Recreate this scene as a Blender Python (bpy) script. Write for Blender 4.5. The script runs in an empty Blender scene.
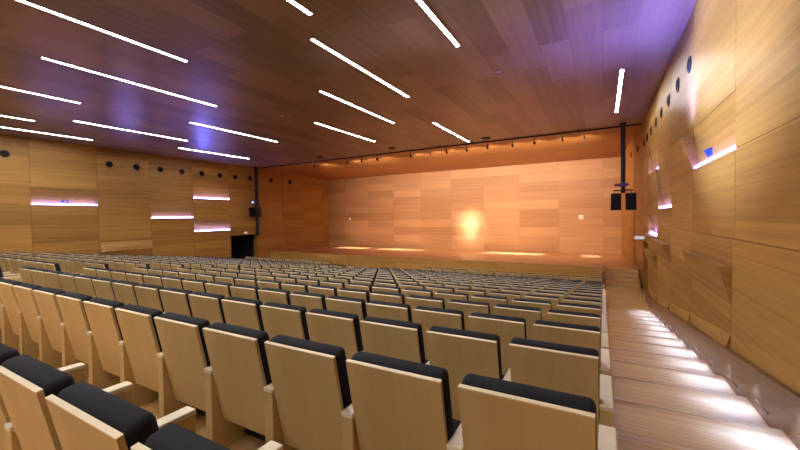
import bpy, bmesh, math, random
from mathutils import Vector, Matrix
random.seed(7)
S = bpy.context.scene
COL = S.collection

# ------------------------------------------------------------------ measures (metres, eye at the origin)
H = 3.652                 # ceiling
XL, XR = -21.56, 1.42     # side walls
XRB, XLB = 0.94, -21.02   # side walls at the back of the stage
YB = 24.75                # back wall of the stage
YT = 17.75                # lighting track / start of the stage ceiling
ROW0, PITCH = 1.336, 0.88
FZ0, RISE = -1.494, 0.1141
N_LAST = 14
SEATW = 0.55
X0 = -0.0235
YS, ZS = 18.7, -2.38      # stage front, stage floor

def row_floor(n):
    return FZ0 - RISE * min(n, N_LAST) - (.022 if n < 0 else 0)
ZF = row_floor(N_LAST)
def slope_z(y):
    return max(ZF, FZ0 - RISE / PITCH * (y - ROW0))

# ------------------------------------------------------------------ materials
def lin(c):
    return tuple(((v / 255) / 12.92 if v / 255 <= 0.04045 else ((v / 255 + 0.055) / 1.055) ** 2.4) for v in c) + (1,)

def nodes(name):
    m = bpy.data.materials.new(name); m.use_nodes = True
    nt = m.node_tree
    return m, nt, nt.nodes['Principled BSDF'], nt.links

def plain(name, rgb, rough=0.5, metal=0.0, spec=0.5, noise=0.06, scale=30):
    m, nt, b, L = nodes(name)
    tc = nt.nodes.new('ShaderNodeTexCoord'); n = nt.nodes.new('ShaderNodeTexNoise')
    n.inputs['Scale'].default_value = scale; n.inputs['Detail'].default_value = 3
    L.new(tc.outputs['Object'], n.inputs['Vector'])
    r = nt.nodes.new('ShaderNodeValToRGB')
    c = lin(rgb)
    r.color_ramp.elements[0].color = tuple(v * (1 - noise) for v in c[:3]) + (1,)
    r.color_ramp.elements[1].color = tuple(min(1, v * (1 + noise)) for v in c[:3]) + (1,)
    L.new(n.outputs['Fac'], r.inputs['Fac']); L.new(r.outputs['Color'], b.inputs['Base Color'])
    b.inputs['Roughness'].default_value = rough; b.inputs['Metallic'].default_value = metal
    b.inputs['Specular IOR Level'].default_value = spec
    return m

def emit(name, rgb, strength):
    m, nt, b, L = nodes(name)
    nt.nodes.remove(b)
    e = nt.nodes.new('ShaderNodeEmission'); e.inputs['Color'].default_value = rgb + (1,)
    e.inputs['Strength'].default_value = strength
    L.new(e.outputs[0], nt.nodes['Material Output'].inputs[0])
    return m

def wood(name, dark, light, axes, bw, bh, rough=0.4, panel=0.55, grain=0.35, seam=0.75, gscale=9.0, spec=0.4, offs=0.5, shift=(0, 0), coat=0.0):
    """veneer panels: axes = (along the grain, across it) as 0/1/2 of the object coordinates"""
    m, nt, b, L = nodes(name)
    N = nt.nodes.new
    tc = N('ShaderNodeTexCoord'); sp = N('ShaderNodeSeparateXYZ'); L.new(tc.outputs['Object'], sp.inputs[0])
    cb = N('ShaderNodeCombineXYZ')
    for i in (0, 1):
        ad = N('ShaderNodeMath'); ad.operation = 'ADD'; ad.inputs[1].default_value = shift[i]
        L.new(sp.outputs[axes[i]], ad.inputs[0]); L.new(ad.outputs[0], cb.inputs[i])
    br = N('ShaderNodeTexBrick'); L.new(cb.outputs[0], br.inputs['Vector'])
    br.offset = offs; br.squash = 1
    br.inputs['Color1'].default_value = (0, 0, 0, 1); br.inputs['Color2'].default_value = (1, 1, 1, 1)
    br.inputs['Mortar'].default_value = (0.5, 0.5, 0.5, 1)
    br.inputs['Scale'].default_value = 1; br.inputs['Mortar Size'].default_value = 0.006
    br.inputs['Mortar Smooth'].default_value = 0.2
    br.inputs['Brick Width'].default_value = bw; br.inputs['Row Height'].default_value = bh
    # grain: stretched noise, shifted for each panel
    mp = N('ShaderNodeMapping'); mp.inputs['Scale'].default_value = (0.35, gscale, 1)
    L.new(cb.outputs[0], mp.inputs['Vector'])
    sh = N('ShaderNodeVectorMath'); sh.operation = 'MULTIPLY_ADD'
    L.new(br.outputs['Color'], sh.inputs[0]); sh.inputs[1].default_value = (17, 31, 5)
    L.new(mp.outputs[0], sh.inputs[2])
    n1 = N('ShaderNodeTexNoise'); n1.inputs['Scale'].default_value = 1.0; n1.inputs['Detail'].default_value = 6
    n1.inputs['Roughness'].default_value = 0.62; n1.inputs['Distortion'].default_value = 0.15
    L.new(sh.outputs[0], n1.inputs['Vector'])
    # mix value = panel * rnd + grain * noise
    a = N('ShaderNodeMath'); a.operation = 'MULTIPLY'; a.inputs[1].default_value = panel
    L.new(br.outputs['Color'], a.inputs[0])
    g = N('ShaderNodeMapRange'); g.inputs['From Min'].default_value = 0.3; g.inputs['From Max'].default_value = 0.7
    L.new(n1.outputs['Fac'], g.inputs['Value'])
    g2 = N('ShaderNodeMath'); g2.operation = 'MULTIPLY_ADD'; g2.inputs[1].default_value = grain
    L.new(g.outputs[0], g2.inputs[0]); L.new(a.outputs[0], g2.inputs[2])
    mx = N('ShaderNodeMix'); mx.data_type = 'RGBA'
    mx.inputs[6].default_value = lin(dark); mx.inputs[7].default_value = lin(light)
    L.new(g2.outputs[0], mx.inputs[0])
    sm = N('ShaderNodeMix'); sm.data_type = 'RGBA'; sm.blend_type = 'MULTIPLY'
    L.new(br.outputs['Fac'], sm.inputs[0]); L.new(mx.outputs[2], sm.inputs[6])
    sm.inputs[7].default_value = (seam, seam * .95, seam * .9, 1)
    L.new(sm.outputs[2], b.inputs['Base Color'])
    b.inputs['Roughness'].default_value = rough; b.inputs['Specular IOR Level'].default_value = spec
    b.inputs['Coat Weight'].default_value = coat; b.inputs['Coat Roughness'].default_value = 0.15
    return m

M = {}
M['side'] = wood('oak_wall_veneer', (132, 94, 38), (194, 150, 78), (1, 2), 2.37, 0.42, panel=.5, grain=.5, offs=0.0, shift=(1.18, 0.1), rough=.42, gscale=15)
M['side_flat'] = wood('oak_flap_veneer', (142, 102, 44), (198, 154, 84), (1, 2), 2.37, 2.0, panel=.3, grain=.6, offs=0.0, shift=(1.18, 0.4), rough=.42)
M['bend'] = wood('oak_bent_wall_veneer', (154, 106, 46), (200, 148, 76), (1, 2), 2.1, 0.62, panel=.45, grain=.4, offs=0.0, shift=(1.2, 0.1), rough=.45)
M['back'] = wood('stage_wall_veneer', (160, 112, 70), (204, 156, 110), (0, 2), 2.4, 0.58, panel=.55, grain=.35, offs=0.0, shift=(0.0, 0.2), rough=.5)
M['ceil'] = wood('ceiling_veneer', (102, 80, 66), (158, 126, 104), (1, 0), 2.4, 0.6, panel=.65, grain=.35, offs=0.5, gscale=11, rough=.36, spec=.5, seam=.85)
M['ceil2'] = wood('stage_ceiling_veneer', (160, 108, 54), (196, 140, 78), (0, 1), 2.4, 1.2, panel=.4, grain=.4, offs=0.0, rough=.42)
M['floor'] = wood('oak_floor_boards', (192, 148, 92), (236, 196, 134), (0, 1), 1.9, 0.11, panel=.3, grain=.4, offs=0.37, gscale=16, rough=.4, spec=.35, seam=.85)
M['nosing'] = wood('oak_nosing', (200, 166, 120), (226, 194, 146), (0, 1), 1.9, .4, panel=.2, grain=.5, rough=.35)
M['stage'] = wood('stage_floor_boards', (166, 114, 70), (206, 152, 102), (0, 1), 2.4, 0.14, panel=.4, grain=.4, offs=0.37, gscale=16, rough=.28, spec=.5, seam=.9)
M['riser'] = wood('stage_front_veneer', (182, 140, 66), (220, 178, 100), (0, 2), 2.4, 0.3, panel=.35, grain=.5, offs=0.5, rough=.4)
M['plinth'] = wood('plinth_veneer', (108, 76, 44), (142, 104, 64), (1, 2), 2.4, 3.0, panel=.3, grain=.6, offs=0.0, rough=.4)
M['cheek'] = wood('stair_cheek_veneer', (120, 76, 56), (150, 100, 74), (1, 2), 2.4, 3.0, panel=.3, grain=.6, offs=0.0, rough=.4)
M['ply'] = wood('beech_plywood', (198, 170, 114), (214, 188, 134), (2, 0), 5.0, 5.0, panel=.2, grain=.8, offs=0.0, gscale=9, rough=.45, shift=(1, 1), seam=1)
M['edge'] = plain('plywood_edge', (244, 228, 194), .5)
M['arm'] = plain('beech_armrest', (238, 224, 196), .45)
M['fabric'] = plain('charcoal_fabric', (36, 38, 46), .85, spec=.25, noise=.25, scale=160)
M['dark'] = plain('black_metal', (18, 18, 20), .5)
M['hole'] = plain('black_opening', (8, 8, 9), .9)
M['void'] = plain('dark_corridor_paint', (26, 15, 9), .9)  # near-black colour stands in for the shade inside the doorways
M['metal'] = plain('grey_metal', (110, 112, 118), .35, metal=.8)
M['white'] = plain('white_plastic', (225, 222, 215), .5)
M['violet'] = plain('violet_housing', (70, 40, 90), .4)
M['blue'] = plain('blue_housing', (40, 70, 170), .35)
M['tube'] = emit('white_tube', (1, .97, .94), 78)
M['led'] = emit('lavender_led', (.22, .20, 1.0), 40)
M['stepled'] = emit('step_led', (.40, .46, 1.0), .6)
M['lens'] = emit('warm_lens', (1, .62, .36), 8)
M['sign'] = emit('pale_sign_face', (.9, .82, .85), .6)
M['bluelens'] = emit('blue_lens', (.3, .4, 1.0), 3)

# ------------------------------------------------------------------ mesh helpers
class MB:
    def __init__(s):
        s.v = []; s.f = []; s.mi = []
    def face(s, pts, mi=0):
        i = len(s.v); s.v += [tuple(p) for p in pts]; s.f.append(tuple(range(i, i + len(pts)))); s.mi.append(mi)
    def box(s, x0, x1, y0, y1, z0, z1, mi=0):
        i = len(s.v)
        s.v += [(x, y, z) for z in (z0, z1) for (x, y) in ((x0, y0), (x1, y0), (x1, y1), (x0, y1))]
        for q in ((3, 2, 1, 0), (4, 5, 6, 7), (0, 1, 5, 4), (1, 2, 6, 5), (2, 3, 7, 6), (3, 0, 4, 7)):
            s.f.append(tuple(i + k for k in q)); s.mi.append(mi)
    def hexa(s, a, b, mi=0):
        """a = 4 front points, b = 4 rear points in the same order"""
        i = len(s.v); s.v += [tuple(p) for p in list(a) + list(b)]
        for q in ((0, 1, 2, 3), (7, 6, 5, 4), (0, 4, 5, 1), (1, 5, 6, 2), (2, 6, 7, 3), (3, 7, 4, 0)):
            s.f.append(tuple(i + k for k in q)); s.mi.append(mi)
    def prism_x(s, x0, x1, yz, mi=0):
        n = len(yz); i = len(s.v)
        s.v += [(x0, y, z) for y, z in yz] + [(x1, y, z) for y, z in yz]
        s.f.append(tuple(i + k for k in range(n))); s.mi.append(mi)
        s.f.append(tuple(i + n + k for k in reversed(range(n)))); s.mi.append(mi)
        for k in range(n):
            j = (k + 1) % n
            s.f.append((i + k, i + n + k, i + n + j, i + j)); s.mi.append(mi)
    def cyl(s, c, axis, r0, r1, length, seg=20, mi=0, cap=True):
        ax = Vector(axis).normalized(); u = ax.orthogonal().normalized(); w = ax.cross(u)
        c = Vector(c); i = len(s.v)
        for (r, t) in ((r0, 0), (r1, length)):
            for k in range(seg):
                a = 2 * math.pi * k / seg
                s.v.append(tuple(c + ax * t + (u * math.cos(a) + w * math.sin(a)) * r))
        for k in range(seg):
            j = (k + 1) % seg
            s.f.append((i + k, i + j, i + seg + j, i + seg + k)); s.mi.append(mi)
        if cap:
            s.f.append(tuple(i + k for k in reversed(range(seg)))); s.mi.append(mi)
            s.f.append(tuple(i + seg + k for k in range(seg))); s.mi.append(mi)
    def mesh(s, name, mats, bevel=0.0, seg=2, smooth=False):
        me = bpy.data.meshes.new(name); me.from_pydata(s.v, [], s.f)
        for m in mats: me.materials.append(m)
        for p, k in zip(me.polygons, s.mi): p.material_index = k
        bm = bmesh.new(); bm.from_mesh(me)
        bmesh.ops.recalc_face_normals(bm, faces=bm.faces)
        if bevel:
            bmesh.ops.bevel(bm, geom=list(bm.edges), offset=bevel, segments=seg, affect='EDGES', profile=.5, clamp_overlap=True)
        bm.to_mesh(me); bm.free()
        if smooth:
            for p in me.polygons: p.use_smooth = True
        me.update()
        return me
    def build(s, name, mats, parent=None, loc=None, **k):
        if not isinstance(mats, (list, tuple)): mats = [mats]
        o = bpy.data.objects.new(name, s.mesh(name, mats, **k)); COL.objects.link(o)
        if loc is not None: o.location = loc
        if parent is not None: o.parent = parent
        return o

def tag(o, label=None, cat=None, group=None, kind=None):
    if label: o['label'] = label
    if cat: o['category'] = cat
    if group: o['group'] = group
    if kind: o['kind'] = kind
    return o
def thing(name, label, cat, loc=(0, 0, 0), group=None, rot=None):
    o = bpy.data.objects.new(name, None); COL.objects.link(o); o.location = loc
    o.empty_display_size = .1
    if rot: o.rotation_euler = rot
    return tag(o, label, cat, group)
def struct(o):
    o['kind'] = 'structure'; return o
def box_obj(name, m, x0, x1, y0, y1, z0, z1, parent=None, **k):
    b = MB(); b.box(x0, x1, y0, y1, z0, z1); return b.build(name, m, parent, **k)
ORD = ['', 'first', 'second', 'third', 'fourth', 'fifth', 'sixth', 'seventh', 'eighth', 'ninth', 'tenth', 'eleventh', 'twelfth',
       'thirteenth', 'fourteenth', 'fifteenth', 'sixteenth', 'seventeenth', 'eighteenth']

def aim(v):    # rotation that turns -Z onto v
    return Vector(v).to_track_quat('-Z', 'Y').to_euler()
def spot(name, loc, target, color, power, size=40, blend=.6, r=.05):
    l = bpy.data.lights.new(name, 'SPOT'); l.color = color; l.energy = power; l.spot_size = math.radians(size); l.spot_blend = blend
    l.shadow_soft_size = r
    o = bpy.data.objects.new(name, l); COL.objects.link(o); o.location = loc
    o.rotation_euler = aim(Vector(target) - Vector(loc))
    return o
def area(name, loc, target, color, power, sx, sy):
    l = bpy.data.lights.new(name, 'AREA'); l.shape = 'RECTANGLE'; l.size = sx; l.size_y = sy; l.color = color; l.energy = power
    o = bpy.data.objects.new(name, l); COL.objects.link(o); o.location = loc
    o.rotation_euler = aim(Vector(target) - Vector(loc))
    return o


# ------------------------------------------------------------------ floor
YREAR = -6.0
def stepped(x0, x1, shift, y_end):
    """one staircase profile from the rear of the hall down to the flat floor"""
    zb = -3.6
    pts = [(YREAR, zb), (YREAR, row_floor(-1))]
    for n in range(0, N_LAST + 1):
        y = ROW0 + PITCH * n + shift
        pts += [(y, row_floor(n - 1)), (y, row_floor(n))]
    pts += [(y_end, ZF), (y_end, zb)]
    return x0, x1, pts
fb = MB()
fb.prism_x(*stepped(XL - .3, 0.05, -0.06, YS + .4))
struct(fb.build('floor', M['floor']))
fb = MB()
zb = -3.6
pts = [(YREAR, zb), (YREAR, FZ0 + RISE)]
for n in range(-1, N_LAST):
    y = ROW0 + PITCH * n + 0.20
    pts += [(y, FZ0 - RISE * n), (y, FZ0 - RISE * (n + 1))]
pts += [(YS + .4, ZF), (YS + .4, zb)]
pts[1] = (YREAR, FZ0 + RISE)
fb.prism_x(0.0505, XR + .3, pts)
struct(fb.build('floor_aisle', M['floor']))
b = MB()
for n in range(0, N_LAST):
    y = ROW0 + PITCH * n + 0.20; z = FZ0 - RISE * n
    b.box(.055, 1.305, y - .045, y + .004, z - .02, z + .003)
struct(b.build('trim_nosings', M['nosing']))
# rear and hidden walls
struct(box_obj('wall_rear', M['side'], XL - .3, XR + .3, YREAR - .2, YREAR, -3.6, H + .1))

# stage
sb = MB(); sb.box(XL - .3, XR + .3, YS + .02, YB + .1, -3.6, ZS)
struct(sb.build('floor_stage', M['stage']))
sb = MB(); sb.box(XL, -0.05, YS - .03, YS + .018, ZF, ZS - .001)
struct(sb.build('trim_stage_front', M['riser']))
# access steps up to the stage at the right
sb = MB(); nst = 5; y0 = 16.95; dy = (YS + .01 - y0) / nst; dz = (ZS - ZF) / nst
yz = [(y0, ZF)]
for k in range(nst):
    yz += [(y0 + dy * k, ZF + dz * (k + 1) - .001), (y0 + dy * (k + 1), ZF + dz * (k + 1) - .001)]
yz += [(YS + .01, ZF)]
t = tag(MB().build('stage_steps', M['floor']), 'short flight of wooden steps up to the stage at the foot of the right aisle', 'steps')
sb.prism_x(0.105, 1.30, yz); t.data = sb.mesh('stage_steps', [M['floor']])
c = box_obj('cheek_wall', M['cheek'], -0.045, 0.10, 16.95, YS + .01, ZF, ZS + .02, t)
tag(c, 'reddish brown side cheek of the steps')

# ------------------------------------------------------------------ side walls made of folded veneer panels
MODS = [-6.0, -3.55, -1.18, 1.19, 3.56, 5.92, 8.33, 10.70, 13.07, 15.53, 17.72]
ZB = -3.6
DOOR = (15.60, 17.70, -1.08)
# per module: list of (z0, z1, (o00,o10,o11,o01)) offsets into the room at (y0,z0),(y1,z0),(y1,z1),(y0,z1)
D = .20
FLAT = (0, 0, 0, 0)
def bands(i, right):
    y0, y1 = MODS[i], MODS[i + 1]
    tw = .13
    if i == 5:     # 5.92 - 8.33 : long glowing slot with a spotlight
        return ([(.78, 1.5, (-.09, -.09, 0, 0), 'slot'), (1.5, H, FLAT, '')] if right else [(.78, 1.5, (-D, -D, -.01, -.01), 'slot'), (1.5, H, FLAT, '')]) + [(-.33, .78, (0.0,) * 4, ''),
                ] + ([(-1.15, -.68, (0, 0, .13, .13), 'flap'), (-.68, -.33, (.0,) * 4, ''), (ZB, -1.15, FLAT, '')] if right else
                     [(ZB, -.33, FLAT, '')])
    if i == 6:
        r = [(.78, 1.38, (0, 0, .16, .16), 'flap')] if right else [(.78, 1.38, FLAT, '')]
        r += [(1.38, H, FLAT, ''), (-.33, .78, FLAT, '')]
        if right: r += [(ZB, -.33, FLAT, '')]
        else: r += [(-1.05, -.33, FLAT, ''), (-1.5, -1.05, (.24, .14, 0, 0), 'flap'), (ZB, -1.5, FLAT, '')]
        return r
    if i == 7:
        r = [(.14, 1.2, (-.15, -.15, 0, 0), 'slot'), (1.2, H, FLAT, '')]
        if right: r += [(-.42, .14, FLAT, ''), (-1.2, -.75, (0, 0, .15, .15), 'flap'), (-.75, -.42, FLAT, ''), (ZB, -1.2, FLAT, '')]
        else: r += [(ZB, .14, FLAT, '')]
        return r
    if i == 8:
        r = [(1.32, 2.4, (-.15, -.15, 0, 0), 'slot'), (2.4, H, FLAT, ''), (.7, 1.32, (0, 0, .06, .06), 'flap'), (-.05, .7, FLAT, ''),
             (-.69, -.05, (-D, -D, -.02, -.02), 'slot')]
        if right: r += [(-1.1, -.69, (0, 0, .12, .12), 'flap'), (-1.7, -1.25, (0, 0, .14, .14), 'flap'), (-1.25, -1.1, FLAT, ''), (ZB, -1.7, FLAT, '')]
        else: r += [(ZB, -.69, FLAT, '')]
        return r
    if i == 9:
        return [(DOOR[2], H, FLAT, '')]
    if i in (3, 4):
        return [(.78, H, FLAT, ''), (-.33, .78, (.0,) * 4, ''), (ZB, -.33, (0.0,) * 4, '')]
    return [(.6, H, FLAT, ''), (ZB, .6, FLAT, '')]
def side_wall(side):
    right = side == 'right'
    XW = XR if right else XL
    sg = -1 if right else 1          # direction into the room
    P = lambda y, z, o: (XW + sg * o, y, z)
    b = MB()
    slots = []
    for i in range(len(MODS) - 1):
        y0, y1 = MODS[i] + .004, MODS[i + 1] - .004
        for z0, z1, o, kind in bands(i, right):
            if right and 2 < i < 9 and z1 < -.32: o = tuple(v + .03 for v in o)
            g = .003
            b.hexa([P(y0, z0 + g, o[0]), P(y1, z0 + g, o[1]), P(y1, z1 - g, o[2]), P(y0, z1 - g, o[3])],
                   [P(y0, z0 + g, -.26), P(y1, z0 + g, -.26), P(y1, z1 - g, -.26), P(y0, z1 - g, -.26)], 1 if kind == 'flap' else 0)
            if kind == 'slot': slots.append((y0, y1, z0, z1))
    # solid wall behind, leaving the doorway
    xb0, xb1 = sorted((XW - sg * .262, XW - sg * .5))
    b.box(xb0, xb1, YREAR, DOOR[0], ZB, H + .1)
    b.box(xb0, xb1, DOOR[0], DOOR[1], DOOR[2], H + .1)
    b.box(xb0, xb1, DOOR[1], DOOR[1] + .3, ZB, H + .1)
    o = struct(b.build('wall_' + side, [M['side'], M['side_flat']]))
    # doorway: dark passage
    b = MB()
    x0, x1 = sorted((XW - sg * .5, XW - sg * 2.2))
    b.box(x0, x1, DOOR[0] - .1, DOOR[0], ZB, DOOR[2] + .1); b.box(x0, x1, DOOR[1], DOOR[1] + .1, ZB, DOOR[2] + .1)
    xe = XW - sg * 2.2
    b.box(min(xe, xe - sg * .1), max(xe, xe - sg * .1), DOOR[0] - .1, DOOR[1] + .1, ZB, DOOR[2] + .1)
    b.box(x0, x1, DOOR[0] - .1, DOOR[1] + .1, DOOR[2], DOOR[2] + .1)
    b.box(x0, x1, DOOR[0] - .1, DOOR[1] + .1, ZB, ZF)
    struct(b.build('door_1' if right else 'door_2', M['void']))
    return slots
slots = {s: side_wall(s) for s in ('left', 'right')}
for side, ss in slots.items():
    XW, sg = (XR, -1) if side == 'right' else (XL, 1)
    for (y0, y1, z0, z1) in ss:
        if y0 < 7: w = 'nearest slot on the %s wall, behind the small blue spotlight' % side
        elif y0 < 12: w = 'middle slot of the %s wall' % side if side == 'left' else 'middle slot of the right wall'
        elif z0 > 1: w = 'uppermost slot of the %s wall near the hanging speakers' % side
        else: w = 'lowest slot of the %s wall beside the dark doorway' % side
        xa, xb = sorted((XW - sg * .02, XW - sg * .065))
        o = box_obj('led_strip', M['led'], xa, xb, y0 + .04, y1 - .04, z0 + .006, z0 + .055)
        tag(o, 'lavender light strip in the ' + w, 'light strip', 'light strips in the wall slots')

# bent walls beside the stage
def bent(side):
    right = side == 'right'
    x0, x1, sg = (XR, XRB, 1) if right else (XL, XLB, -1)
    b = MB()
    ys = [17.724, 19.9, 22.1, YB + .1]
    for k in range(3):
        a = lambda y: x0 + (x1 - x0) * (y - 17.72) / (YB - 17.72)
        ya, yb = ys[k] + .004, ys[k + 1] - .004
        o = 0 if k != 1 else .03
        f = [(a(ya) - sg * o, ya, ZB), (a(yb) - sg * o, yb, ZB), (a(yb) - sg * o, yb, H + .1), (a(ya) - sg * o, ya, H + .1)]
        r = [(x0 + sg * .5, y, z) for (_, y, z) in f]
        b.hexa(f, r)
    struct(b.build('wall_stage_' + side, M['bend']))
bent('left'); bent('right')
# back wall of the stage
b = MB(); b.box(XLB - .7, XRB + .7, YB, YB + .3, ZB, H + .1)
struct(b.build('wall_back', M['back']))

# ceiling
b = MB(); b.box(XL - .5, XR + .5, YREAR - .2, YT, H, H + .3)
struct(b.build('ceiling', M['ceil']))
b = MB(); zc = 3.30
b.hexa([(XL - .5, YT + .002, H), (XR + .5, YT + .002, H), (XR + .5, YB + .3, zc), (XL - .5, YB + .3, zc)],
       [(XL - .5, YT + .002, H + .3), (XR + .5, YT + .002, H + .3), (XR + .5, YB + .3, H + .3), (XL - .5, YB + .3, H + .3)])
struct(b.build('ceiling_stage', M['ceil2']))

# right wall: raked plinth, twisted lower boards and step lights
b = MB()
ya, yb = 1.2, 15.55
xp = 1.31
def pl(y0, y1, x0, x1, h0, h1):
    b.hexa([(x0, y0, slope_z(y0) - .25), (x0, y1, max(ZF, slope_z(y1) - .25)), (x0, y1, slope_z(y1) + h1), (x0, y0, slope_z(y0) + h0)],
           [(x1, y0, slope_z(y0) - .25), (x1, y1, max(ZF, slope_z(y1) - .25)), (x1, y1, slope_z(y1) + h1), (x1, y0, slope_z(y0) + h0)])
pl(-2.0, 13.6, xp, XR - .001, .39, .39)
pl(13.6, 15.5, xp, XR - .001, .39, .39)
struct(b.build('baseboard_right', M['plinth']))
b = MB()
for i in range(3, 9):
    y0, y1 = MODS[i] + .01, MODS[i + 1] - .01
    z = lambda y: slope_z(y) + .395
    t0, t1 = z(y0) + .17, z(y1) + .17
    near, far = .08, .04
    b.hexa([(XR - near, y0, z(y0)), (XR - far, y1, z(y1)), (XR - .034, y1, t1), (XR - .034, y0, t0)],
           [(XR - .001, y0, z(y0)), (XR - .001, y1, z(y1)), (XR - .001, y1, t1), (XR - .001, y0, t0)])
struct(b.build('trim_lower_boards', M['side_flat']))
step = 0
for n in range(1, 15):
    y0 = ROW0 + PITCH * (n - 1) + .2; y1 = y0 + PITCH
    z = FZ0 - RISE * n
    if y1 > 15.4: break
    step += 1
    h = thing('step_light', None, 'step light', ((xp - .012), (y0 + y1) / 2, z + .10), 'step lights along the foot of the right wall')
    box_obj('housing', M['plinth'], .0, .0115, -.15, .15, .004, .012, h)
    box_obj('lens', M['stepled'], .001, .010, -.14, .14, 0, .0035, h)
    area('step_glow', (xp - .07, (y0 + y1) / 2 + .15, z + .28), (xp - .17, (y0 + y1) / 2 + .15, z), (.22, .36, 1.0), 7.5, .05, .5).data.spread = math.radians(120)
    h['label'] = 'thin bluish light at the foot of the right wall, %s step down the aisle' % ORD[step]

# ------------------------------------------------------------------ ceiling strip lights
STR = [(-8.33, .83, 4.98, 'topmost of the left lights, at the upper left corner'),
       (-10.83, 3.24, 7.39, 'upper left, second of the long lights down from the corner'),
       (-14.03, .90, 5.04, 'cut by the left edge, highest of the three there'),
       (-17.83, .92, 5.07, 'cut by the left edge, shortest of the three there'),
       (-19.93, 3.40, 7.56, 'closest to the left wall at the left edge'),
       (-16.65, 5.78, 9.90, 'above the glowing wall slot, second row from left wall'),
       (-13.43, 8.10, 12.25, 'left centre, between the far left lights and the track'),
       (-18.60, 10.60, 14.75, 'nearest the left hanging speakers beside the wall'),
       (-4.55, .83, 4.98, 'cut by the top edge, left one'),
       (-5.16, 5.67, 9.85, 'longest of the three stacked in the middle of the ceiling'),
       (-7.07, 8.08, 12.28, 'middle one of the three stacked in mid ceiling'),
       (-9.57, 10.58, 14.75, 'lowest of the three stacked in mid ceiling'),
       (-2.70, 3.35, 7.50, 'cut by the top edge, right one'),
       (-5.74, 13.0, 17.3, 'touching the lighting track at its centre'),
       (.43, 10.85, 15.25, 'alone at the right beside the wall')]
REAR = [(-1.2, -4.6, -.4), (-3.6, -5.2, -1.0), (-6.4, -4.4, -.2), (-9.6, -5.2, -1.0), (-13, -4.6, -.4), (-16.5, -5, -.8), (-19.6, -3, 1.0)]
def strip(x, y0, y1, lab):
    t = thing('strip_light', lab, 'ceiling light', (x, (y0 + y1) / 2, H), 'white strip lights in the ceiling')
    l = (y1 - y0) / 2
    b = MB()
    w = .05
    b.box(-w, -w + .012, -l, l, -.012, -.0005); b.box(w - .012, w, -l, l, -.012, -.0005)
    b.box(-w, w, -l - .012, -l, -.012, -.0005); b.box(-w, w, l, l + .012, -.012, -.0005)
    b.build('frame', M['metal'], t)
    box_obj('diffuser', M['tube'], -w + .0125, w - .0125, -l + .001, l - .001, -.009, -.0005, t)
for x, y0, y1, w in STR:
    strip(x, y0, y1, 'white linear strip light, ' + w)
for k, (x, y0, y1) in enumerate(REAR):
    strip(x, y0, y1, 'white linear strip light in the ceiling behind the camera, %s from the right' % ORD[k + 1])

# ------------------------------------------------------------------ round air nozzles
def nozzle(pos, nrm, lab, group):
    t = thing('air_nozzle', lab, 'air nozzle', pos, group)
    nrm = Vector(nrm).normalized()
    b = MB(); b.cyl(nrm * .0015, nrm, .158, .145, .02, 28); b.build('ring', M['dark'], t)
    b = MB(); b.cyl(nrm * .022, nrm, .115, .09, .012, 24); b.build('nozzle_cup', M['hole'], t)
LY = [5.2, 8.84, 10.05, 11.24, 12.43, 13.65, 14.85, 15.95, 17.14]
for k, y in enumerate(LY):
    nozzle((XL, y, 2.86), (1, 0, 0), 'round black air nozzle high on the left wall, %s from the left' % ORD[k + 1], 'air nozzles on the left wall')
RY = [8.61, 9.82, 11.05, 12.3, 13.5, 14.75, 15.95, 17.1]
for k, y in enumerate(RY):
    nozzle((XR, y, 2.76), (-1, 0, 0), 'round black air nozzle high on the right wall, %s nearest the camera' % ORD[k + 1], 'air nozzles on the right wall')
sl = (XRB - XR) / (YB - 17.72); sll = (XLB - XL) / (YB - 17.72)
for k, y in enumerate((18.9, 20.6)):
    o = .0 if k == 0 else .03
    nozzle((XL + sll * (y - 17.72) + o, y, 2.86), (1, -sll, 0), 'round black air nozzle right of the left hanging pole, %s one' % ('nearer' if k == 0 else 'farther'), 'air nozzles beside the stage')
    nozzle((XR + sl * (y - 17.72) - o, y, 2.82), (-1, sl, 0), 'round black air nozzle right of the right hanging pole, %s one' % ('nearer' if k == 0 else 'farther'), 'air nozzles beside the stage')

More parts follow.
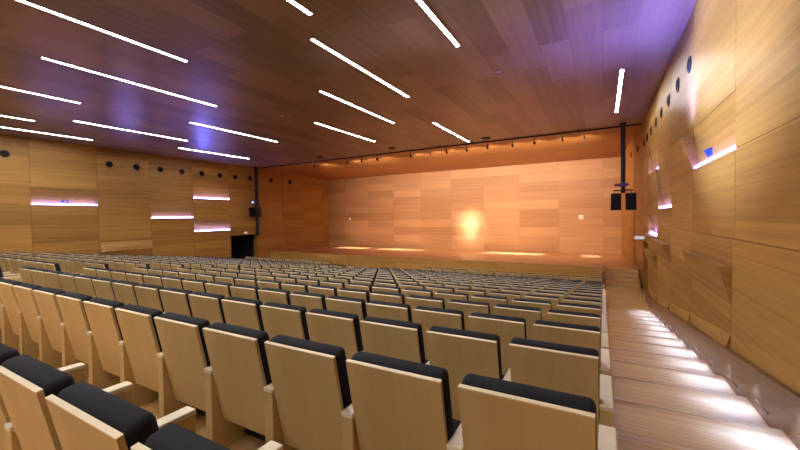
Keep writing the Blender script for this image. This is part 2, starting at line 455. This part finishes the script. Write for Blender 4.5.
# ------------------------------------------------------------------ hanging poles with speakers
def speaker_rig(x, y, side):
    low = -1.15 if side == 'left' else .85
    t = thing('hanging_pole', 'black pole hanging from the ceiling at the %s of the stage, carrying two speakers' % side, 'pole', (x, y, H))
    b = MB(); pr_ = .12 if side == 'left' else .085; b.cyl((0, 0, -.001), (0, 0, -1), pr_, pr_, H - low, 14); b.build('pole', M['dark'], t)
    b = MB(); b.box(-.13, .13, -.13, .13, -.03, -.002); b.build('ceiling_plate', M['dark'], t)
    b = MB(); b.box(-.34, .34, -.03, .03, .93 - H, .985 - H); b.build('crossbar', M['dark'], t)
    for s in (-1, 1):
        q = thing('speaker', '%s black speaker hanging on the pole at the %s of the stage' % ('left-hand' if s < 0 else 'right-hand', side), 'speaker',
                  (x + s * .275, y - .12, .50), 'black hanging speakers', (math.radians(6), 0, math.radians(-8 * s)))
        b = MB(); b.hexa([(-.19, -.15, -.34), (.19, -.15, -.34), (.19, -.15, .34), (-.19, -.15, .34)],
                         [(-.13, .15, -.34), (.13, .15, -.34), (.13, .15, .34), (-.13, .15, .34)])
        b.build('cabinet', M['dark'], q, bevel=.01)
        b = MB(); b.box(-.17, .17, -.158, -.151, -.32, .32); b.build('grille', M['hole'], q)
        b = MB(); b.cyl((0, 0, .341), (0, 0, 1), .018, .018, .09, 10); b.build('mount', M['metal'], q)
    # small stage light above the crossbar
    q = thing('stage_light', '%s moving stage light clamped to the %s hanging pole above the speakers' % ('violet' if side == 'right' else 'blue', side), 'stage light', (x - .06, y - (.125 if side == 'right' else .16), 1.18))
    m = M['violet'] if side == 'right' else M['blue']
    b = MB(); b.box(-.24, .24, -.10, .04, -.06, .05); b.build('housing', m, q, bevel=.02)
    b = MB(); b.cyl((0, -.101, .0), (0, -1, 0), .05, .06, .05, 16); b.build('lens', M['bluelens'] if side == 'left' else M['violet'], q)
    b = MB(); b.cyl((0, 0, .051), (0, 0, 1), .03, .03, .07, 12); b.build('clamp', M['metal'], q)
speaker_rig(.715, 17.35, 'right')
speaker_rig(-21.12, 17.30, 'left')

# ------------------------------------------------------------------ lighting track and its spots
t = thing('lighting_track', 'thin dark lighting track across the whole ceiling in front of the stage', 'lighting track', (0, YT, H))
box_obj('rail', M['dark'], XL + .05, XR - .05, -.03, .03, -.05, -.001, t)
for k, x in enumerate((XL + .06, XR - .06)):
    box_obj('end_cap', M['metal'], x - .04, x + .04, -.035, .035, -.055, -.0005, t)
SP = [(-16.2, 'warm'), (-13.58, ''), (-12.47, ''), (-11.38, ''), (-9.2, ''), (-8.06, 'w'), (-7.1, ''), (-6.02, ''), (-4.95, ''), (-3.75, ''), (-2.76, ''), (-1.58, 'w'), (-.7, 'w')]
for k, (x, c) in enumerate(SP):
    q = thing('track_spotlight', 'small spotlight on the ceiling lighting track, %s from the left' % ORD[k + 1], 'spotlight', (x, YT, H - .05), 'spotlights on the lighting track')
    b = MB(); b.box(-.012, .012, -.012, .012, -.175, -.0005); b.build('adapter', M['white'] if c else M['dark'], q)
    b = MB(); d = Vector((0, .8, -.45)).normalized(); b.cyl(Vector((0, -.05, -.215)), d, .04, .055, .15, 16); b.build('lamp_head', M['white'] if c == 'w' else M['dark'], q)
    b = MB(); b.cyl(Vector((0, -.05, -.215)) + d * .1505, d, .042, .042, .004, 16); b.build('lens', M['lens'], q)
# dark domed speakers in the ceiling before the track
for k, (x, y) in enumerate(((-14.71, 16.66), (-9.71, 16.61), (-4.78, 16.94))):
    b = MB(); b.cyl((x, y, H - .001), (0, 0, -1), .22, .16, .05, 24)
    tag(b.build('ceiling_speaker', M['dark'], smooth=False), 'dark round ceiling speaker in front of the track, %s from the left' % ORD[k + 1], 'ceiling speaker', 'round ceiling speakers')
for k, (x, y, w) in enumerate(((-2.32, 9.37, 'right of the centre lights'), (-9.94, 9.3, 'left of the centre lights'), (-2.35, 16.6, 'just before the track'))):
    t = thing('smoke_detector', 'small pale smoke detector on the ceiling ' + w, 'smoke detector', (x, y, H), 'smoke detectors on the ceiling')
    b = MB(); b.cyl((0, 0, -.001), (0, 0, -1), .055, .045, .03, 20); b.build('base', M['white'], t)
    b = MB(); b.cyl((0, 0, -.032), (0, 0, -1), .03, .02, .015, 16); b.build('sensor', M['metal'], t)

# ------------------------------------------------------------------ small fittings on the walls
def wall_spot(side):
    XW, sg = (XR, -1) if side == 'right' else (XL, 1)
    y = 7.45 if side == 'right' else 7.1
    q = thing('wall_spotlight', 'small blue spotlight fitting in the glowing slot of the %s wall' % side, 'spotlight', (XW - sg * .1, y, .80))
    b = MB(); b.box(-.03, .03, -.05, .05, -.012, .012); b.build('foot', M['metal'], q)
    b = MB(); b.cyl((0, 0, .013), (0, 0, 1), .012, .012, .10, 10); b.build('stem', M['metal'], q)
    for s in (-1, 1):
        b = MB(); d = Vector((sg * .35, s * .15, .95)).normalized()
        b.cyl(Vector((sg * .02, s * .08, .10)), d, .035, .042, .12, 16); b.build('lamp_head', M['blue'], q)
    return (XW - sg * .1 + sg * .06, y, 1.12)
ws = {s: wall_spot(s) for s in ('left', 'right')}
# lit signs above the side doors
for side in ('left', 'right'):
    XW, sg = (XR, -1) if side == 'right' else (XL, 1)
    q = thing('emergency_sign', 'small pale lit sign box jutting from the %s wall above the dark doorway' % side, 'sign', (XW + sg * .21, 16.55, -.92))
    b = MB(); b.box(-.17, .17, -.03, .03, -.07, .07); b.build('housing', M['white'], q, bevel=.008)
    b = MB(); b.box(-.15, .15, -.034, -.0305, -.055, .055); b.build('face', M['sign'], q)
    b = MB(); xa, xb = sorted((-sg * .171, -sg * .208)); b.box(xa, xb, -.02, .02, -.02, .02); b.build('bracket', M['metal'], q)
for x, z, w, s in ((-1.17, -.155, 'right', .13), (-18.68, -.1, 'left', .09)):
    q = thing('wall_box', 'small white square wall box at the %s of the stage back wall' % w, 'wall box', (x, YB, z))
    b = MB(); b.box(-s, s, -.05, -.001, -s, s); b.build('box', M['white'], q, bevel=.01)
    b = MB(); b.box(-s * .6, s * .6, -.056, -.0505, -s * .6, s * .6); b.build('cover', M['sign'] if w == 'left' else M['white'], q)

# ------------------------------------------------------------------ theatre seats
PW = SEATW - .0756
hw = PW / 2
tilt = math.atan2(.125, .62)
def lean(y, z):       # a point of the upright back frame -> leaned
    # base point (0.115,0.21) bottom rear ; z' runs up along the board
    return (.125 - z * math.sin(tilt) + y * math.cos(tilt), .205 + z * math.cos(tilt) + y * math.sin(tilt))
Lb = .62 / math.cos(tilt) 
def leaned_box(x0, x1, y0, y1, z0, z1):
    b = MB()
    a = [lean(y0, z0), lean(y0, z1)]; c = [lean(y1, z0), lean(y1, z1)]
    b.hexa([(x0, *a[0]), (x1, *a[0]), (x1, *a[1]), (x0, *a[1])], [(x0, *c[0]), (x1, *c[0]), (x1, *c[1]), (x0, *c[1])])
    return b
def bulge(me, amt):
    return me
SM = {}
bb = leaned_box(-hw, hw, 0, .018, 0, Lb - .002); SM['back_board'] = bb.mesh('back_board', [M['ply']])
eb = leaned_box(-hw, hw, -.0005, .0185, Lb - .002, Lb + .003); SM['top_edge'] = eb.mesh('top_edge', [M['edge']])
cu = leaned_box(-hw - .002, hw + .002, .0195, .106, .05, Lb + .009); SM['back_cushion'] = cu.mesh('back_cushion', [M['fabric']], bevel=.026, seg=3, smooth=True)
# tipped up seat
st = MB()
st.hexa([(-hw, .245, .20), (hw, .245, .20), (hw, .185, .50), (-hw, .185, .50)], [(-hw, .37, .22), (hw, .37, .22), (hw, .30, .52), (-hw, .30, .52)])
SM['seat'] = st.mesh('seat', [M['fabric']], bevel=.03, seg=3, smooth=True)
sp = MB(); aw = .033
sp.prism_x(-aw, aw, [(.05, .002), (.50, .002), (.50, .525), (.05, .525)]); SM['side_panel'] = sp.mesh('side_panel', [M['ply']], bevel=.003, seg=1)
ar = MB(); ar.box(-.034, .034, .045, .503, .526, .552); SM['armrest'] = ar.mesh('armrest', [M['arm']], bevel=.006, seg=2)
bm_ = MB(); bm_.box(-SEATW / 2 + .034, SEATW / 2 - .034, .28, .36, .03, .09); SM['beam'] = bm_.mesh('beam', [M['dark']])
xa = -hw - .0378          # centre of the left-hand side panel
PARTS = [('back_board', 0), ('back_cushion', 0), ('seat', 0), ('side_panel', xa), ('armrest', xa), ('beam', 0)]
for ob in SM.values(): pass
def child(name, root, x=0.0):
    o = bpy.data.objects.new(name, SM[name]); COL.objects.link(o); o.parent = root; o.location = (x, 0, 0); return o
def make_seat(end):
    root = thing('theatre_seat', None, 'theatre seat')
    for n, x in PARTS:
        c = child(n, root, x)
        if n == 'back_board':
            e = child('top_edge', c); tag(e, 'cream plywood edge')
    if end:
        child('side_panel', root, -xa); child('armrest', root, -xa)
    return root
protos = {False: make_seat(False), True: make_seat(True)}
used = {False: False, True: False}
def copy_tree(o, parent=None):
    c = o.copy(); COL.objects.link(c)
    if parent is not None: c.parent = parent
    for ch in list(o.children): copy_tree(ch, c)
    return c

# camera model, used only to choose which seats are shown largest
CF, YAW, PIT, ROLL = 363.04, .51, .0217, -.0147
fwd = Vector((-math.sin(YAW) * math.cos(PIT), math.cos(YAW) * math.cos(PIT), -math.sin(PIT)))
rgt = Vector((math.cos(YAW), math.sin(YAW), 0)); up = rgt.cross(fwd)
rg2 = rgt * math.cos(ROLL) + up * math.sin(ROLL); up2 = up * math.cos(ROLL) - rgt * math.sin(ROLL)
def px(p):
    p = Vector(p); k = p.dot(fwd)
    if k < .15: return None
    return 400 + CF * p.dot(rg2) / k, 225 - CF * p.dot(up2) / k, k

XE2 = -10.15     # right end of the left block
cells = []
for n in range(-1, 16):
    y = ROW0 + PITCH * n; z = row_floor(n)
    if n <= 14:
        for k in range(16): cells.append((n, 'right', k, X0 - SEATW * k - hw, y, z, k == 0))
        for k in range(18): cells.append((n, 'left', k, XE2 - SEATW * k - hw, y, z, k == 0))
    else:
        for k in range(13): cells.append((n, 'right', k, X0 - SEATW * k - hw, y, z, k == 0))
        for k in range(4, 16): cells.append((n, 'left', k, XE2 - SEATW * k - hw, y, z, k == 4))
vis, rest = [], []
for c in cells:
    best = None
    for dx in (-.3, .3):
        for dz in (.55, .83):
            q = px((c[3] + dx, c[4] + .12, c[5] + dz))
            if q and -6 < q[0] < 806 and q[1] < 452: best = q
    n = c[0]
    if best and not (n == -1 and (c[1] == 'left' or c[2] == 0)):
        vis.append((best[2], c))
    else:
        q = px((c[3], c[4], c[5] + .8))
        if q and q[0] > -260 and n >= 0: rest.append(c)
vis.sort(key=lambda t: t[0])
ind = [c for _, c in vis[:300]]; rest += [c for _, c in vis[300:]]
print('seats individually', len(ind), 'rest', len(rest))
for (n, blk, k, x, y, z, end) in ind:
    if not used[end]:
        r = protos[end]; used[end] = True
    else:
        r = copy_tree(protos[end])
    r.location = (x, y, z)
    rn = ORD[n + 2]
    if blk == 'right':
        if n == -1:
            r['label'] = 'pale wood seat with charcoal cushion, cut by bottom edge, %s from the right aisle' % ORD[k + 1]
        else:
            r['label'] = 'pale wood seat, charcoal cushion, %s row from the camera, %s from the right aisle' % (rn, ORD[k + 1])
        r['group'] = 'theatre seats in the block beside the right aisle'
    else:
        r['label'] = 'pale wood seat, charcoal cushion, left block, %s row from camera, %s from middle aisle' % (rn, ORD[k + 1])
        r['group'] = 'theatre seats in the left block beyond the middle aisle'
for e in (False, True):
    if not used[e]:
        for ch in list(protos[e].children_recursive) + [protos[e]]: bpy.data.objects.remove(ch)
# the remaining, farthest seats as one object
bm = bmesh.new()
mats = [M['ply'], M['edge'], M['fabric'], M['arm'], M['dark']]
idx = {'back_board': 0, 'top_edge': 1, 'back_cushion': 2, 'seat': 2, 'side_panel': 0, 'armrest': 3, 'beam': 4}
def tmp(name, x):
    me = SM[name].copy(); me.transform(Matrix.Translation((x, 0, 0)))
    for p in me.polygons: p.material_index = idx[name]
    return me
def unit(end):
    u = bmesh.new()
    lst = PARTS + [('top_edge', 0)] + ([('side_panel', -xa), ('armrest', -xa)] if end else [])
    for n, x in lst:
        m = tmp(n, x); u.from_mesh(m); bpy.data.meshes.remove(m)
    me = bpy.data.meshes.new('u'); u.to_mesh(me); u.free(); return me
U = {e: unit(e) for e in (False, True)}
for (n, blk, k, x, y, z, end) in rest:
    m = U[end]
    m.transform(Matrix.Translation((x, y, z))); bm.from_mesh(m); m.transform(Matrix.Translation((-x, -y, -z)))
me = bpy.data.meshes.new('far_theatre_seats')
bm.to_mesh(me); bm.free()
for m in mats: me.materials.append(m)
o = bpy.data.objects.new('theatre_seats_far', me); COL.objects.link(o)
tag(o, 'farthest rows of pale wood seats with charcoal tops, in front of the stage', 'theatre seats', None, 'stuff')

# ------------------------------------------------------------------ lights that are not meshes
WARM = (1.0, .76, .56)
for k, (x, c) in enumerate(SP):
    spot('stage_wash', (x, YT + .22, H - .33), (x, YB, .4), WARM, 400, 105, .8)
spot('stage_accent', (-8.06, YT + .2, H - .2), (-8.17, YB, -.85), (1, .93, .95), 6500, 11, 1)
spot('stage_accent', (-8.06, YT + .2, H - .2), (-8.17, YB, -.7), (1, .86, .72), 4500, 20, 1)
for x, p in ((-18.3, .7), (-17.4, 1), (-16.4, 1), (-14.4, .7), (-13.5, 1), (-12.6, .9), (-11.7, .5), (-6.3, .7), (-5.4, 1), (-4.5, 1), (-3.6, .8), (-.6, .6)):
    spot('stage_pool', (x, YT + .2, H - .2), (x, YB - 1.5, ZS), (1, .92, .92), 19000 * p, 10, 1)
spot('wall_spot_beam', (XL + .35, 7.1, 1.15), (XR, 6.3, 2.3), (.60, .70, 1.0), 60000, 14, 1.0, .05)  # spot added to lay a soft pale glare on the upper right wall
spot('ceiling_uplight', (XR - .3, 8.3, 1.5), (.7, 8.6, H), (.15, .17, 1.0), 1100, 120, .9, .2)
spot('ceiling_uplight', (XL + .4, 13.5, 1.6), (XL + 3.4, 13.8, H), (.15, .17, 1.0), 260, 110, .9, .2)
spot('ceiling_uplight', (XL + .4, 9.5, 1.2), (XL + 4.5, 9.0, H), (.24, .22, 1.0), 90, 120, 1, .5)

w = bpy.data.worlds.new('world'); S.world = w; w.use_nodes = True
w.node_tree.nodes['Background'].inputs[0].default_value = (.02, .018, .016, 1)

# ------------------------------------------------------------------ camera and view
cam = bpy.data.cameras.new('camera'); co = bpy.data.objects.new('camera', cam); COL.objects.link(co)
cam.sensor_width = 36; cam.lens = CF / 800 * 36; cam.clip_start = .05; cam.clip_end = 100
co.matrix_world = Matrix((( rg2.x, up2.x, -fwd.x, 0), (rg2.y, up2.y, -fwd.y, 0), (rg2.z, up2.z, -fwd.z, 0), (0, 0, 0, 1)))
S.camera = co
S.view_settings.view_transform = 'Standard'; S.view_settings.look = 'None'
S.view_settings.exposure = 0.12; S.view_settings.gamma = 1.0
S.view_settings.use_curve_mapping = False
S.cycles.use_denoising = True
S.cycles.max_bounces = 8; S.cycles.diffuse_bounces = 5; S.cycles.glossy_bounces = 3
S.cycles.sample_clamp_indirect = 6
